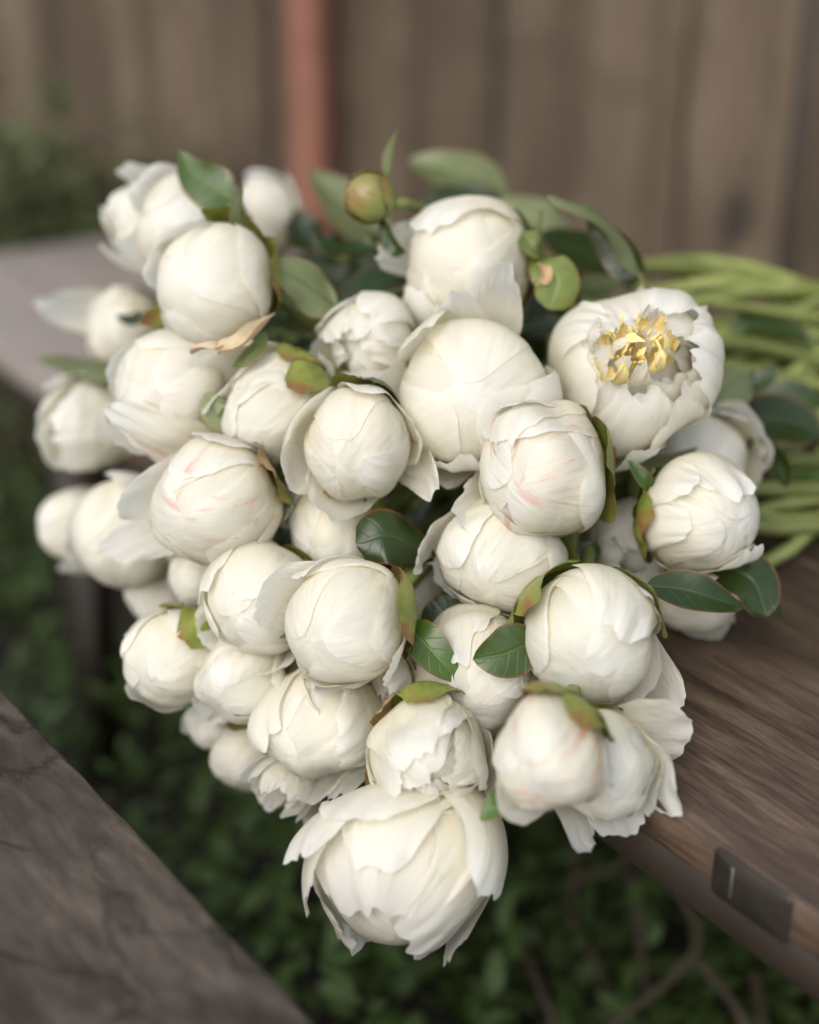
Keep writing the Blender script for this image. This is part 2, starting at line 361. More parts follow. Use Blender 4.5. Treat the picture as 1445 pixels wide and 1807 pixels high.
# boards stand along z: build along local x, then turn
def board_mesh(w, h, seed):
    me = box_mesh('board', 0, h, 0, w, 0, .019, .002, 10, .0007, seed)
    return me
x = -5.2; k = 0
while x < 1.5:
    w = .139 + rb.uniform(-.006, .004)
    o = link('board', board_mesh(w, 2.0, k), M['fence'], fence)
    # local x -> up, local y -> along the fence, local z -> towards the back
    o.rotation_euler = (math.pi/2, -math.pi/2, 0)
    o.location = (x, rb.uniform(0, .006), .02)
    x += w + .004 + rb.uniform(0, .004); k += 1
for zz in (.25, 1.7):
    link('rail', box_mesh('rail', -5.2, 1.5, .03, .07, zz, zz+.09, .003), M['fence'], fence)
fence_to = lambda p: ((p-np.array([FA[0], FA[1], GZ]))@fx, p[2]-GZ)
def fence_hit(px, py):
    r = FW + (px-722.5)/F*RT - (py-903.5)/F*UP
    nrm = np.array([-fx[1], fx[0], 0]); t = ((np.array([FA[0], FA[1], 0])-CAM)@nrm)/(r@nrm)
    return CAM + t*r
KX, KZ = fence_to(fence_hit(1312, 378))
kn = []
for ring, (rr, dy) in enumerate(((1.0, -.0015), (.75, -.003), (.4, -.002), (.02, -.001))):
    for j in range(17):
        a = 2*math.pi*j/16; kn.append((KX+.020*rr*math.cos(a)*(1+.15*math.sin(2*a)), dy-.0200, KZ+.034*rr*math.sin(a)))
link('knot', grid_mesh('knot', np.array(kn).reshape(4, 17, 3), np.zeros((4, 17, 2))), M['knot'], fence)
# red post in front of the fence
q = fence_hit(600, 150); PX, _ = fence_to(q)
post = empty('red_post', np.array([FA[0], FA[1], GZ]) + fx*PX - np.array([-fx[1], fx[0], 0])*.06, fz+math.radians(-6))
tag(post, 'rust red square wooden post standing in front of the fence', 'post')
pm = link('shaft', box_mesh('shaft', 0, 2.05, -.0245, .0245, -.0245, .0245, .003, 8, .0006, 2), M['post'], post)
pm.rotation_euler = (math.pi/2, -math.pi/2, 0)

# undergrowth: leaves nobody could count
def leaf_cloud(name, spots, size, seed, mat_, parent=None, tilt=.9):
    r = np.random.default_rng(seed); n = len(spots)
    a = r.uniform(0, 2*np.pi, n); el = r.uniform(-.5, tilt, n); s = size*r.uniform(.6, 1.4, n)
    d = np.stack([np.cos(a)*np.cos(el), np.sin(a)*np.cos(el), np.sin(el)], 1)
    up = np.stack([r.normal(0, .4, n), r.normal(0, .4, n), np.ones(n)], 1)
    b = np.cross(d, up); b /= np.linalg.norm(b, axis=1)[:, None]
    nn = np.cross(b, d)
    V = []; U = []
    for (t, w, z) in ((0, .03, 0), (.3, .22, .05), (.62, .20, .02), (1, .015, -.10)):
        for sg in (-1, 0, 1):
            V.append(spots + s[:, None]*(t*d + sg*w*b + (z+(.05 if sg else 0))*nn)); U.append(np.full((n, 2), (.5+.5*sg, t)))
    V = np.stack(V, 1); U = np.stack(U, 1)
    q = np.array([(3*i+j, 3*i+j+1, 3*i+j+4, 3*i+j+3) for i in range(3) for j in range(2)])
    Q = (np.arange(n)[:, None, None]*12 + q[None]).reshape(-1, 4)
    return link(name, raw_mesh(name, V.reshape(-1, 3), Q, U.reshape(-1, 2)), mat_, parent)
r = np.random.default_rng(11)
cl = []
for _ in range(620):
    c = np.array([r.uniform(-1.5, 1.5), r.uniform(.25, 3.2), 0])
    hgt = r.uniform(.06, .19)*(.45 if c[0] > .0 and c[1] < 1.35 else 1); k = r.integers(45, 85)
    p = c + np.stack([r.normal(0, .075, k), r.normal(0, .075, k), GZ + hgt*r.uniform(.05, 1, k)], 1)
    cl.append(p)
tag(leaf_cloud('undergrowth', np.vstack(cl), .030, 12, M['under']), 'dark green leafy ground plants growing thickly under the bench', 'ground plants', kind='stuff')
# one shrub against the fence, behind the left end of the bench
sh0 = at(70, 430, 2.05); sh0[2] = GZ
shrub = empty('leafy_shrub', sh0)
tag(shrub, 'soft green leafy shrub behind the far left end of the bench', 'shrub')
pts = []
for j in range(16):
    tip = at(r.uniform(-120, 330), r.uniform(270, 440), r.uniform(1.95, 2.3)) - sh0
    if j == 0: tip = at(95, 190, 2.15) - sh0
    if j == 1: tip = at(5, 200, 2.1) - sh0
    base = np.array([r.normal(0, .08), r.normal(0, .05), 0])
    path = bezier(base, base+np.array([0, 0, .2]), tip-np.array([0, 0, .15]), tip, 14)
    link('branch', tube_mesh('branch', path, np.linspace(.005, .002, 14), 5), M['twig'], shrub)
    for p in path[5:]: pts.append(p + r.normal(0, .030, (10 if j > 1 else 5, 3)))
f_ = leaf_cloud('foliage', np.vstack(pts), .045, 21, M['hedge'], shrub); f_['kind'] = 'stuff'
# dry stems in the lower right
tw = [((1150, 1500, 1.15), (1230, 1640, 1.1), (1190, 1720, 1.08), (1050, 1830, 1.05)), ((1110, 1540, 1.2), (1130, 1640, 1.18), (1135, 1720, 1.16), (1150, 1830, 1.15)),
      ((1000, 1560, 1.2), (1060, 1540, 1.2), (1090, 1530, 1.2), (1130, 1500, 1.2)), ((880, 1620, 1.2), (930, 1690, 1.15), (960, 1760, 1.1), (990, 1840, 1.08)),
      ((1225, 1690, 1.1), (1270, 1740, 1.08), (1300, 1780, 1.06), (1330, 1840, 1.05)), ((1330, 1720, 1.12), (1340, 1760, 1.1), (1345, 1800, 1.08), (1350, 1850, 1.06)),
      ((1020, 1500, 1.25), (1010, 1620, 1.2), (1060, 1720, 1.16), (1070, 1830, 1.12))]
lab = ['bent tan dry stem curving down below the bench bracket', 'short upright dry stem with a blunt cut tip', 'thin dry stem arching up towards the bench rail', 'dark reddish dry stem leaning below the lowest open flower',
       'dry stem slanting down in the bottom right corner', 'short dry stem nearest the lower right edge of the picture', 'long thin dry stem hanging beside the arching one']
for t_, lb in zip(tw, lab):
    p = catmull([at(*q) for q in t_], 16)
    p[:, 2] = np.maximum(p[:, 2], GZ+.01)
    low = p[-1].copy(); low[2] = GZ
    p = np.vstack([p, low+(0, .02, 0)])
    o = link('dry_stem', tube_mesh('dry_stem', p, np.linspace(.0042, .0030, len(p)), 6), M['twig'])
    tag(o, lb, 'dry stem', 'dry stems among the ground plants')

# ------------------------------------------------------------------ petals, leaves, peonies
def patch(name, base, ax, u, R, L, k, w, cup=(1, 1, 1), th0=14, off=1.0, tipc=.42, pw=2.6, basew=.40, flare=0, edge=0, ruf=.02, buck=.012, seed=0, n=21, m=25, frill=.03, sq=1.0, mat_=None, parent=None, roll=0, lump=None, pleat=.007, taper=.24):
    """A petal: a strip that leaves the flower's base in direction u and bends over the ball.
    base: centre of the ball; k: bending along the length and cup: bending across it, both in units of 1/R."""
    r = np.random.default_rng(seed)
    ax = unit(ax); u = unit(u - (u@ax)*ax); B = np.cross(u, ax)
    Rr = R*off
    K = 60; ll = np.linspace(0, 1, K)
    kk = np.interp(ll, np.linspace(0, 1, len(k)), k)
    beta = math.radians(th0) + np.concatenate([[0], np.cumsum((kk[1:]+kk[:-1])/2*(L/(K-1)))])
    st = np.stack([np.cos(beta), np.sin(beta)], 1)*(L*Rr/(K-1))
    cp = np.vstack([[0, 0], np.cumsum((st[1:]+st[:-1])/2, 0)]) + Rr*np.array([math.sin(math.radians(th0)), -math.cos(math.radians(th0))])
    S, T = np.meshgrid(np.linspace(-1, 1, n), np.linspace(0, 1, m))          # (m,n)
    notch = wavy(r, S*2.2, T*0, 1.5, 5)*frill + wavy(r, S*6, T*0, 1.6, 4)*frill*.45
    tl = T*(1 - tipc*np.abs(S)**pw + notch*sstep(.3, 1, T))
    tl = np.clip(tl, 0, 1.12)
    tc = np.clip(tl, 0, 1); ex = tl - tc
    cu = np.interp(tc, ll, cp[:, 0]); ca = np.interp(tc, ll, cp[:, 1]); be = np.interp(tc, ll, beta)
    cu = cu + np.cos(be)*ex*L*Rr; ca = ca + np.sin(be)*ex*L*Rr
    wd = w*Rr*(basew + (1-basew)*sstep(0, .55, tc))*(1 + .05*wavy(r, T*1.5, S*0, 1.4, 3))*(1 - taper*sstep(.45, 1, T)**1.3)
    kc = np.interp(tc, np.linspace(0, 1, len(cup)), cup)/Rr
    kc = np.where(np.abs(kc) < 1e-3/Rr, 1e-3/Rr, kc)
    psi = kc*wd*S
    side = np.sin(psi)/kc; drop = (np.cos(psi)-1)/kc
    lift = flare*Rr*sstep(.45, 1, T)**1.5 + edge*Rr*np.abs(S)**3*sstep(.15, .7, T)
    lift = lift + buck*Rr*wavy(r, S, T, 1.3, 5)*sstep(0, .4, T) + ruf*Rr*wavy(r, S*3.2, T*.6, 1.6, 5)*np.maximum(sstep(.55, 1, T)**2, sstep(.6, 1, np.abs(S))**2*sstep(.3, .8, T))
    lift = lift + roll*Rr*sstep(.7, 1, T)**2*S
    pl = wavy(r, S*5.0, T*1.2, 1.5, 5)*sstep(.25, .8, T)
    lift = lift + pleat*Rr*pl
    N3 = np.sin(be)[..., None]*u - np.cos(be)[..., None]*ax
    P = base + cu[..., None]*u + (ca*1.0)[..., None]*ax + side[..., None]*B + (drop+lift)[..., None]*N3
    if sq != 1.0:
        h = (P-base)@ax; P = P + ((sq-1)*h)[..., None]*ax
    if lump is not None:
        dv = (P-base)/R; f = 0
        for vec, ph, am in lump: f = f + am*np.sin(dv@vec + ph)
        P = base + (P-base)*(1 + f)[..., None]
    uvs = np.stack([(S+1)/2, np.clip(tl, 0, 1)], -1)
    e = P[m//2, n//2+1]-P[m//2, n//2]; g = P[m//2+1, n//2]-P[m//2, n//2]
    flip = (np.cross(g, e)@N3[m//2, n//2]) < 0
    me = grid_mesh(name, P - np.array(parent.location if parent else (0, 0, 0)), uvs, flip)
    return link(name, me, mat_, parent)

def leaf(owner, pts, w, n=(0, .3, 1), fold=.18, mat_='leaf', seed=1, wave=.06, name='leaf', skew=.8, droop=.0):
    """pts: photo pixels and distance from base to tip; w: half width in photo pixels; n: which way the upper side looks"""
    parent = owner
    Pw = np.array([at(*p) for p in pts]); d = np.mean([p[2] for p in pts]); hw = w*d/F
    m, nn = 22, 11
    cl = catmull(Pw, m); T = np.gradient(cl, axis=0); T /= np.linalg.norm(T, axis=1)[:, None]
    r = np.random.default_rng(seed); nv = unit(cv(*n))
    t = np.linspace(0, 1, m); prof = (t+.004)**.62*(1.0-t+.0005)**skew; prof /= prof.max()
    G = np.zeros((m, nn, 3)); UVs = np.zeros((m, nn, 2))
    ph = r.uniform(0, 6.28, 2)
    for i in range(m):
        b = unit(np.cross(T[i], nv)); q = np.cross(b, T[i])
        for j, s in enumerate(np.linspace(-1, 1, nn)):
            lift = hw*prof[i]*(fold*abs(s) - droop*s*s) + hw*wave*abs(s)**1.5*math.sin(9*t[i]+ph[int(s > 0)])*1.4
            G[i, j] = cl[i] + s*hw*prof[i]*b*(1-.5*fold*fold) + lift*q
            UVs[i, j] = (.5+.5*s, t[i])
    e = G[m//2, nn//2+1]-G[m//2, nn//2]; g = G[m//2+1, nn//2]-G[m//2, nn//2]
    flip = (np.cross(g, e)@nv) < 0
    me = grid_mesh(name, G - np.array(parent.location), UVs, flip)
    lf = link(name, me, M[mat_], parent)
    if name == 'leaf' and owner.name in SH:                # a short stalk to the flower's own stem
        st = SH[owner.name]; i = int(np.argmin(np.linalg.norm(st-cl[0], axis=1))); L = np.linalg.norm(st[i]-cl[0])
        if .006 < L < .16:
            q = bezier(cl[1], cl[0]-T[0]*L*.35, st[i]*.65+cl[0]*.35, st[i], 9)
            link('petiole', tube_mesh('petiole', q-np.array(parent.location), np.linspace(.0010, .0017, 9), 5), M['stem'], parent)
    return lf

def core_mesh(R, seed):
    th = np.linspace(.02, math.pi-.02, 14); ph = np.linspace(0, 2*math.pi, 25)
    T, Pp = np.meshgrid(th, ph, indexing='ij'); rr = R*(1+.05*np.sin(5*Pp+seed)*np.sin(T)*np.sin(2*T))
    V = np.stack([rr*np.sin(T)*np.cos(Pp), rr*np.sin(T)*np.sin(Pp), rr*np.cos(T)], -1)
    return grid_mesh('heart', V, np.stack([np.full_like(T, .5), T*0+.8], -1))

ALL = {}
STEM_Y = []
SH = {}
def stem_path(base, ax, key, seed):
    r = random.Random(seed*7+1)
    f = r.random()
    y = 505 + 440*f
    s1 = at(1440, y, 1.06 - .10*f + r.uniform(-.015, .015)); s2 = at(2100, 690+(y-730)*.2+r.uniform(-620, 620), 1.10 + r.uniform(-.04, .04))
    s1[2] = max(s1[2], .006); s2[2] = max(s2[2], .006)
    dist = np.linalg.norm(s1-base)
    d1 = unit(s2-s1)
    p = bezier(base, base - unit(ax)*min(.06, dist*.3), s1 - d1*dist*.45, s1, 22)
    p = np.vstack([p, [s1*(1-q)+s2*q for q in (.2, .45, .7, 1)]])
    return p
PET = ('petal',)
GUARD = {
    'hug': dict(k=(1, 1, .95), cup=(1, 1, .95)),
    'lift': dict(k=(1.0, .80, .30), cup=(1, .9, .7)),
    'up': dict(k=(1.25, .45, .05), cup=(1, .8, .6)),
    'open': dict(k=(.75, .25, -.05), cup=(1, .8, .6)),
    'flat': dict(k=(.45, .05, -.15), cup=(.8, .5, .3)),
    'reflex': dict(k=(.5, -.15, -.9), cup=(.9, .5, .2)),
}
def peony(key, px, py, rp, d, ax, label, style='bud', guards=(), seps=(), seed=0, sq=1.0, nsep=3, tipw=1.0, stem=True, no_outer=False, pm='petal', loose=0):
    r = random.Random(seed*101+7)
    R = rp*d/F*1.02; c = at(px, py, d); a = unit(cv(*ax))
    sq = sq*r.uniform(.92, 1.10); basep = c - a*R*sq*.98
    o = empty('peony', basep)
    tag(o, label, 'peony', 'white peonies in the bouquet'); ALL[key] = o
    e1 = unit(np.cross(a, np.array([.3, .1, .95]))); e2 = np.cross(a, e1)
    az = lambda q: math.cos(q)*e1 + math.sin(q)*e2
    def udir(phi):
        if isinstance(phi, tuple): v = cv(*phi)
        else: v = cv(math.cos(math.radians(phi)), math.sin(math.radians(phi)), 0)
        v = v - (v@a)*a
        return unit(v) if np.linalg.norm(v) > .12 else unit(cv(0, 0, 1) - (cv(0, 0, 1)@a)*a)
    rl_ = np.random.default_rng(seed+500)
    lump = [(rl_.normal(0, f_, 3), rl_.uniform(0, 6.28), am) for f_, am in ((1.3, .075), (2.0, .05), (2.8, .032), (3.6, .022), (5.0, .012))]
    P = lambda *aa, **kw: patch('petal', c, a, *aa, R=R, lump=lump, sq=sq, mat_=M[pm], parent=o, **kw)
    q0 = r.uniform(0, 6.28); sd_ = seed*1000
    if style == 'bud':
        h = link('heart', core_mesh(R*.88*min(1, sq), seed), M['petal'], o); h.location = c-basep
        for i in range(3):
            P(az(q0+i*2.09+r.uniform(-.2, .2)), L=r.uniform(2.85, 3.15), k=(1, 1, 1), w=r.uniform(1.05, 1.2), off=.925+.009*i, tipc=.45, pw=2.2, buck=.011, ruf=.004, frill=.016, edge=-.012, flare=-.008, seed=sd_+i)
        for i in range(3):
            P(az(q0+1+i*2.09+r.uniform(-.35, .35)), L=r.uniform(2.2, 2.9), k=(1, 1, 1), w=r.uniform(1.0, 1.25), off=.958+.010*i, tipc=.48, pw=2.1, buck=.012, ruf=.005, frill=.018, edge=-.014, flare=-.012, seed=sd_+10+i)
        if not no_outer:
            for i in range(3):
                P(az(q0+.4+i*2.09+r.uniform(-.4, .4)), L=r.uniform(1.55, 2.5), k=(1, 1, 1), w=r.uniform(.95, 1.25), off=.99+.011*i, tipc=.48, pw=2.1, buck=.013, ruf=.010, frill=.022, edge=-.012, flare=r.uniform(-.014, .012), seed=sd_+20+i)
    elif style == 'half':                       # opening at the tip, ruffled petals inside
        h = link('heart', core_mesh(R*.60, seed), M['petal'], o); h.location = c-basep-a*R*.10
        for i in range(9):
            q = q0+i*2.4
            P(az(q), L=r.uniform(2.15, 2.95), k=(1, 1, 1+r.uniform(-.25, .25)), w=r.uniform(.45, .75), cup=(1, 1.0, .7), off=.62+.022*i, tipc=.42, buck=.035, ruf=.07, flare=r.uniform(-.05, .04), seed=sd_+40+i, frill=.06)
        for i in range(5):
            P(az(q0+i*1.257+r.uniform(-.2, .2)), L=r.uniform(2.25, 2.75), k=(1, 1, 1), w=r.uniform(.75, .95), off=.86+.016*i, tipc=.34, buck=.02, ruf=.05, flare=.03, seed=sd_+50+i, frill=.05)
        for i in range(4):
            P(az(q0+.6+i*1.57+r.uniform(-.25, .25)), L=r.uniform(1.95, 2.4), k=(1, 1, .9), w=r.uniform(.8, 1.0), off=.945+.018*i, tipc=.36, buck=.02, ruf=.04, edge=.02, flare=.04, seed=sd_+60+i, frill=.045)
    elif style == 'cup':                        # cupped, a hole at the top showing the yellow heart
        h = link('heart', core_mesh(R*.70, seed), M['petal'], o); h.location = c-basep-a*R*.10
        for i in range(9):
            P(az(q0+i*2.4), L=r.uniform(1.9, 2.4), k=(1, 1, .8+r.uniform(-.5, .5)), w=r.uniform(.4, .65), cup=(1, 1.0, .4), off=.76+.012*i, tipc=.36, buck=.05, ruf=.10, flare=r.uniform(-.05, .08), seed=sd_+40+i, frill=.08)
        for i in range(5):
            P(az(q0+i*1.257+r.uniform(-.2, .2)), L=r.uniform(2.0, 2.35), k=(1, 1, 1.1), w=r.uniform(.7, .9), off=.84+.018*i, tipc=.36, buck=.03, ruf=.06, flare=-.02, seed=sd_+50+i, frill=.07)
        for i in range(5):
            P(az(q0+.6+i*1.257+r.uniform(-.25, .25)), L=r.uniform(2.0, 2.45), k=(1, 1, 1.05), w=r.uniform(.7, .9), off=.945+.018*i, tipc=.36, buck=.025, ruf=.05, flare=.0, seed=sd_+60+i, frill=.06)
    elif style == 'open':                       # wide open cup
        h = link('heart', core_mesh(R*.42, seed), M['petal'], o); h.location = c-basep-a*R*.45
        for i in range(12):
            q = q0+i*2.4
            P(az(q), L=r.uniform(1.15, 1.7), k=(1.3, .8, .3+r.uniform(-.5, .6)), w=r.uniform(.32, .55), cup=(1, .8, .2), off=.62+.015*i, tipc=.4, buck=.06, ruf=.12, seed=sd_+40+i, frill=.09)
        for i in range(5):
            P(az(q0+i*1.257+r.uniform(-.2, .2)), L=r.uniform(1.9, 2.25), k=(1.05, 1, .8), w=r.uniform(.7, .9), off=.88+.018*i, tipc=.36, buck=.025, ruf=.06, flare=.04, seed=sd_+50+i, frill=.06)
        for i in range(4):
            P(az(q0+.6+i*1.57+r.uniform(-.25, .25)), L=r.uniform(1.75, 2.1), k=(1, .95, .8), w=r.uniform(.8, .95), off=.97+.018*i, tipc=.36, buck=.025, ruf=.05, edge=.02, flare=.05, seed=sd_+60+i, frill=.05)
    for i in range(loose):                      # a loose outer petal or two
        P(az(r.uniform(0, 6.28)), L=r.uniform(1.4, 2.0), k=(1, .9, .7), w=r.uniform(.6, .95), off=1.02+.01*i, tipc=.36, pw=2.5, buck=.03, ruf=.03, frill=.03, flare=.03, seed=sd_+70+i)
    for i, gd in enumerate(guards):
        phi, kind, L, w = gd[:4]; kw = dict(GUARD[kind]); kw.update(dict(off=1.03+.012*i, tipc=.34, pw=2.7, buck=.035, ruf=.055, frill=.05))
        if len(gd) > 4: kw.update(gd[4])
        P(udir(phi), L=L, w=w, seed=sd_+80+i, n=31, m=29, **kw)
    # sepals: broad green caps round the base
    for i in range(nsep):
        patch('sepal', c, a, az(q0+i*2*math.pi/max(1, nsep)+r.uniform(-.3, .3)), R=R, L=r.uniform(.75, 1.1), k=(1, 1, .9), w=r.uniform(.38, .52), off=1.10+.012*i, tipc=.45, pw=2.2, buck=.02, ruf=.03, basew=.5, seed=sd_+100+i, n=11, m=13, th0=6, sq=sq, lump=lump, mat_=M['sepal'], parent=o)
    for i, sp in enumerate(seps):
        phi, L, w = sp[:3]; w *= 1.15; kw = dict(k=(1, .97, .85), off=1.15+.015*i, tipc=.45, pw=2.1, buck=.03, ruf=.05, basew=.6, n=13, m=15, th0=6)
        mt = 'sepal'
        if len(sp) > 3:
            kw.update(sp[3]); mt = kw.pop('mt', 'sepal')
        patch('sepal', c, a, udir(phi), R=R, L=L, w=w, seed=sd_+120+i, sq=sq, lump=lump, mat_=M[mt], parent=o, **kw)
    if stem:
        p = stem_path(basep + a*R*.06, a, key, seed+1)
        SH[o.name] = p
        link('stem', tube_mesh('stem', p-basep, np.full(len(p), r.uniform(.0040, .0060))*np.linspace(.9, 1.12, len(p))*(1+.28*np.array([1 if (i+seed) % 6 == 0 else 0 for i in range(len(p))])), 8), M['stem'], o)
    return o

# key, centre, radius (photo px), distance, axis (right, up, to camera), label ...
peony('A', 366, 506, 106, .830, (-.45, -.20, .85), 'round creamy bud with a narrow red tipped bract and curled pink tan husk below', seed=1, loose=2,
      seps=[(10, 1.5, .55), (80, 1.55, .4), (205, 1.9, .30, dict(k=(1, .9, .7)))])
peony('B', 335, 412, 92, .900, (-.35, .05, .9), 'cream peony bud tucked behind the upper left round bud', seed=2, loose=2, guards=[(200, 'lift', 2.0, .8), (130, 'lift', 2.1, .7)])
peony('C', 280, 404, 74, .950, (-.6, .25, .7), 'tall loosely open white peony at the far upper left', seed=3, loose=2, sq=1.35, guards=[(95, 'lift', 2.3, .85), (250, 'lift', 2.3, .85), (40, 'lift', 2.1, .6), (180, 'hug', 2.3, .8)])
peony('D', 468, 374, 67, 1.04, (-.3, .3, .85), 'small blurred white bud at the back left of the green bud', seed=4, loose=2, guards=[(20, 'lift', 2.2, .8), (90, 'hug', 2.3, .8, dict(flare=.06))])
peony('E', 214, 578, 68, .985, (-.5, -.3, .8), 'blurred peony with one long white petal sticking out left', seed=5, loose=2, guards=[(165, 'open', 2.5, .75), (60, 'hug', 2.0, .8)])
peony('F', 296, 676, 94, .840, (-.4, -.35, .85), 'large smooth bud below the pink husk, a bent white petal underneath', seed=6, loose=2, guards=[(235, 'lift', 2.1, .8)])
peony('G', 487, 722, 86, .815, (-.5, -.55, .65), 'cream bud with brown green sepal at upper right and drooping left petal', seed=7, loose=2, sq=1.12,
      seps=[(45, 1.75, .55), (70, 1.2, .5)], guards=[(165, 'lift', 2.1, .9), (110, 'hug', 1.8, .8), (140, 'open', 2.1, .85)])
peony('H', 158, 756, 76, .965, (-.65, -.15, .7), 'blurred ruffled bud with brown bruise at the left edge', 'half', seed=8, loose=2, sq=1.15, guards=[(100, 'lift', 2.0, .7)], seps=[(0, 1.4, .3, dict(mt='husk'))])
peony('I', 146, 922, 68, .985, (-.7, -.2, .65), 'leftmost cream bud pressed against a bigger bud', seed=9, loose=2, sq=1.25, guards=[(250, 'lift', 1.9, .7)])
peony('J', 228, 950, 99, .905, (-.55, -.35, .75), 'big pale bud at the left edge, brown speck near its top', seed=10, loose=2, guards=[(200, 'hug', 2.2, .9)])
peony('K', 382, 886, 118, .800, (-.5, -.35, .8), 'large bud with pink streaks and two white petals folded out to the left', seed=11, loose=2, pm='blush',
      guards=[(148, 'flat', 2.15, .7), (207, 'open', 2.3, .62), (180, 'lift', 2.0, .7)], seps=[(35, 1.5, .5, dict(mt='husk')), (15, 1.4, .4)])
peony('L', 352, 1018, 52, .855, (-.4, -.4, .8), 'small crumpled bud wedged under the pink streaked bud', seed=12, loose=2, nsep=2)
peony('M', 272, 1048, 50, .93, (-.4, -.5, .7), 'pale petals just showing under the big left bud', seed=13, loose=2)
peony('N', 302, 1160, 84, .815, (-.5, -.5, .7), 'left bud with a large round green sepal on its upper right', seed=14, loose=2, sq=1.1,
      seps=[(45, 1.75, .62), (20, 1.3, .5)], guards=[(235, 'hug', 2.4, .9, dict(flare=.09))])
peony('O', 430, 1188, 80, .800, (-.45, -.45, .78), 'smooth cream bud with rolled petal edge next to the green capped left bud', seed=15, loose=2, guards=[(225, 'lift', 2.0, .8)], no_outer=True)
peony('P', 378, 1276, 46, .86, (-.4, -.4, .8), 'half hidden petals between two left buds low down', seed=16, loose=2)
peony('Q', 434, 1338, 58, .845, (-.4, -.55, .7), 'small blurred tan bud with green cap low on the left edge', seed=17, loose=2, seps=[(85, 1.6, .6), (110, 1.5, .4, dict(mt='husk'))])
peony('R', 495, 1385, 56, .80, (-.5, -.65, .55), 'ruffled white petals hanging at the lower left of the bouquet', 'open', seed=18, loose=2, guards=[(235, 'open', 2.0, .7), (280, 'open', 2.0, .7), (190, 'lift', 1.7, .8)])
peony('S', 466, 1056, 96, .790, (-.4, -.35, .85), 'white bud left of centre with thin guard petals round its lower edge', seed=19, loose=2, guards=[(215, 'lift', 2.0, .85), (275, 'lift', 2.1, .8), (150, 'hug', 2.2, .9)])
peony('T', 612, 1100, 106, .745, (-.55, -.25, .8), 'plump front bud with yellow green sepal on its right and petal flap left', seed=20, loose=2,
      guards=[(165, 'lift', 2.35, .8, dict(flare=.15)), (250, 'hug', 2.1, .8)], seps=[(10, 1.65, .7), (-15, 1.3, .5)])
peony('T2', 640, 1188, 94, .768, (-.2, -.6, .75), 'open peony under the plump front bud, showing only frilly white petals', 'open', seed=21,
      guards=[(250, 'lift', 2.3, .55), (290, 'lift', 2.2, .7), (330, 'open', 2.0, .7), (215, 'hug', 2.3, .8), (265, 'hug', 2.2, .9)])
peony('U', 566, 1272, 104, .785, (-.45, -.5, .75), 'broad white loose bud with wavy lower petal edge', seed=22, loose=2, no_outer=True, guards=[(255, 'lift', 2.15, .9, dict(frill=.07)), (150, 'hug', 2.5, 1.0), (295, 'lift', 2.1, .8, dict(frill=.07)), (20, 'hug', 2.2, .9)])
peony('V', 592, 944, 80, .815, (-.4, -.6, .7), 'small cream bud under a brown green sepal, left of the glossy leaf', seed=23, loose=2, seps=[(75, 1.65, .65), (50, 1.4, .5)])
peony('W', 530, 872, 54, .855, (-.2, -.3, .9), 'little bud deep between three larger buds', seed=24, loose=2)
peony('X', 636, 784, 101, .780, (-.15, -.35, .92), 'perfectly round yellowish bud ringed by loose white petals', seed=25, loose=2, no_outer=True,
      guards=[(200, 'open', 1.95, .85, dict(k=(1.0, .6, .1))), (245, 'lift', 2.0, .8), (-28, 'open', 1.95, .55, dict(k=(.8, .5, .4))), (160, 'lift', 1.9, .7)], seps=[(75, 1.55, .4, dict(mt='bract')), (100, 1.35, .5)])
peony('Y', 652, 612, 89, .845, (-.4, -.2, .88), 'half open peony with ruffled cream heart behind the round yellowish bud', 'half', seed=26, guards=[(60, 'hug', 2.1, .8)])
peony('Z', 822, 462, 112, .855, (-.75, -.05, .6), 'big white peony at the top with green sepal cluster on its right', seed=27, loose=2, sq=1.12,
      guards=[(80, 'hug', 2.5, 1.0, dict(flare=.05)), (255, 'hug', 2.45, .95, dict(flare=.07)), (170, 'lift', 2.6, .6), (215, 'lift', 2.6, .5)],
      seps=[(5, 1.0, .5)])
peony('AA', 838, 696, 128, .800, (-.15, -.12, .98), 'largest central peony with upright white petals above it', 'bud', seed=28, no_outer=True,
      guards=[(265, 'hug', 2.15, .85), (75, 'open', 2.25, .42), (100, 'up', 2.0, .40), (130, 'lift', 2.2, .55), (190, 'lift', 2.1, .7), (-15, 'hug', 2.3, .7), (240, 'lift', 1.85, .6), (-50, 'hug', 1.9, .7)])
bb = peony('BB', 1110, 655, 126, .820, (.02, .30, .95), 'wide open white peony showing yellow petals in its centre', 'cup', seed=29, loose=1,
      guards=[(100, 'lift', 2.5, .62, dict(k=(1, .95, 1.15))), (60, 'lift', 2.45, .6, dict(k=(1, .9, 1.1))), (200, 'hug', 2.15, .95), (275, 'hug', 2.15, .8), (320, 'hug', 2.15, .75, dict(flare=.06)), (15, 'lift', 2.3, .55, dict(k=(1, .95, .9))), (150, 'hug', 2.5, .6), (240, 'open', 1.6, .5), (275, 'lift', 1.75, .5), (300, 'hug', 2.0, .6, dict(flare=.07)), (345, 'hug', 2.35, .6, dict(flare=.04, k=(1, 1, 1.1))), (85, 'hug', 2.75, .42, dict(off=1.0)), (118, 'hug', 2.6, .40, dict(off=1.0)), (30, 'hug', 2.65, .45, dict(off=.98))])
peony('CC', 955, 832, 122, .770, (-.55, -.2, .82), 'large smooth bud with faint pink marks, its petal flap at lower left', seed=30, loose=2, pm='blush',
      guards=[(215, 'lift', 2.35, .8), (100, 'hug', 2.3, .9)], seps=[(10, 1.55, .65), (-20, 1.4, .5)])
peony('DD', 892, 985, 104, .785, (-.45, -.45, .78), 'pale bud with a pointed left petal squeezed under the pink marked bud', seed=31, loose=2, guards=[(170, 'lift', 2.3, .6), (235, 'hug', 2.2, .9)])
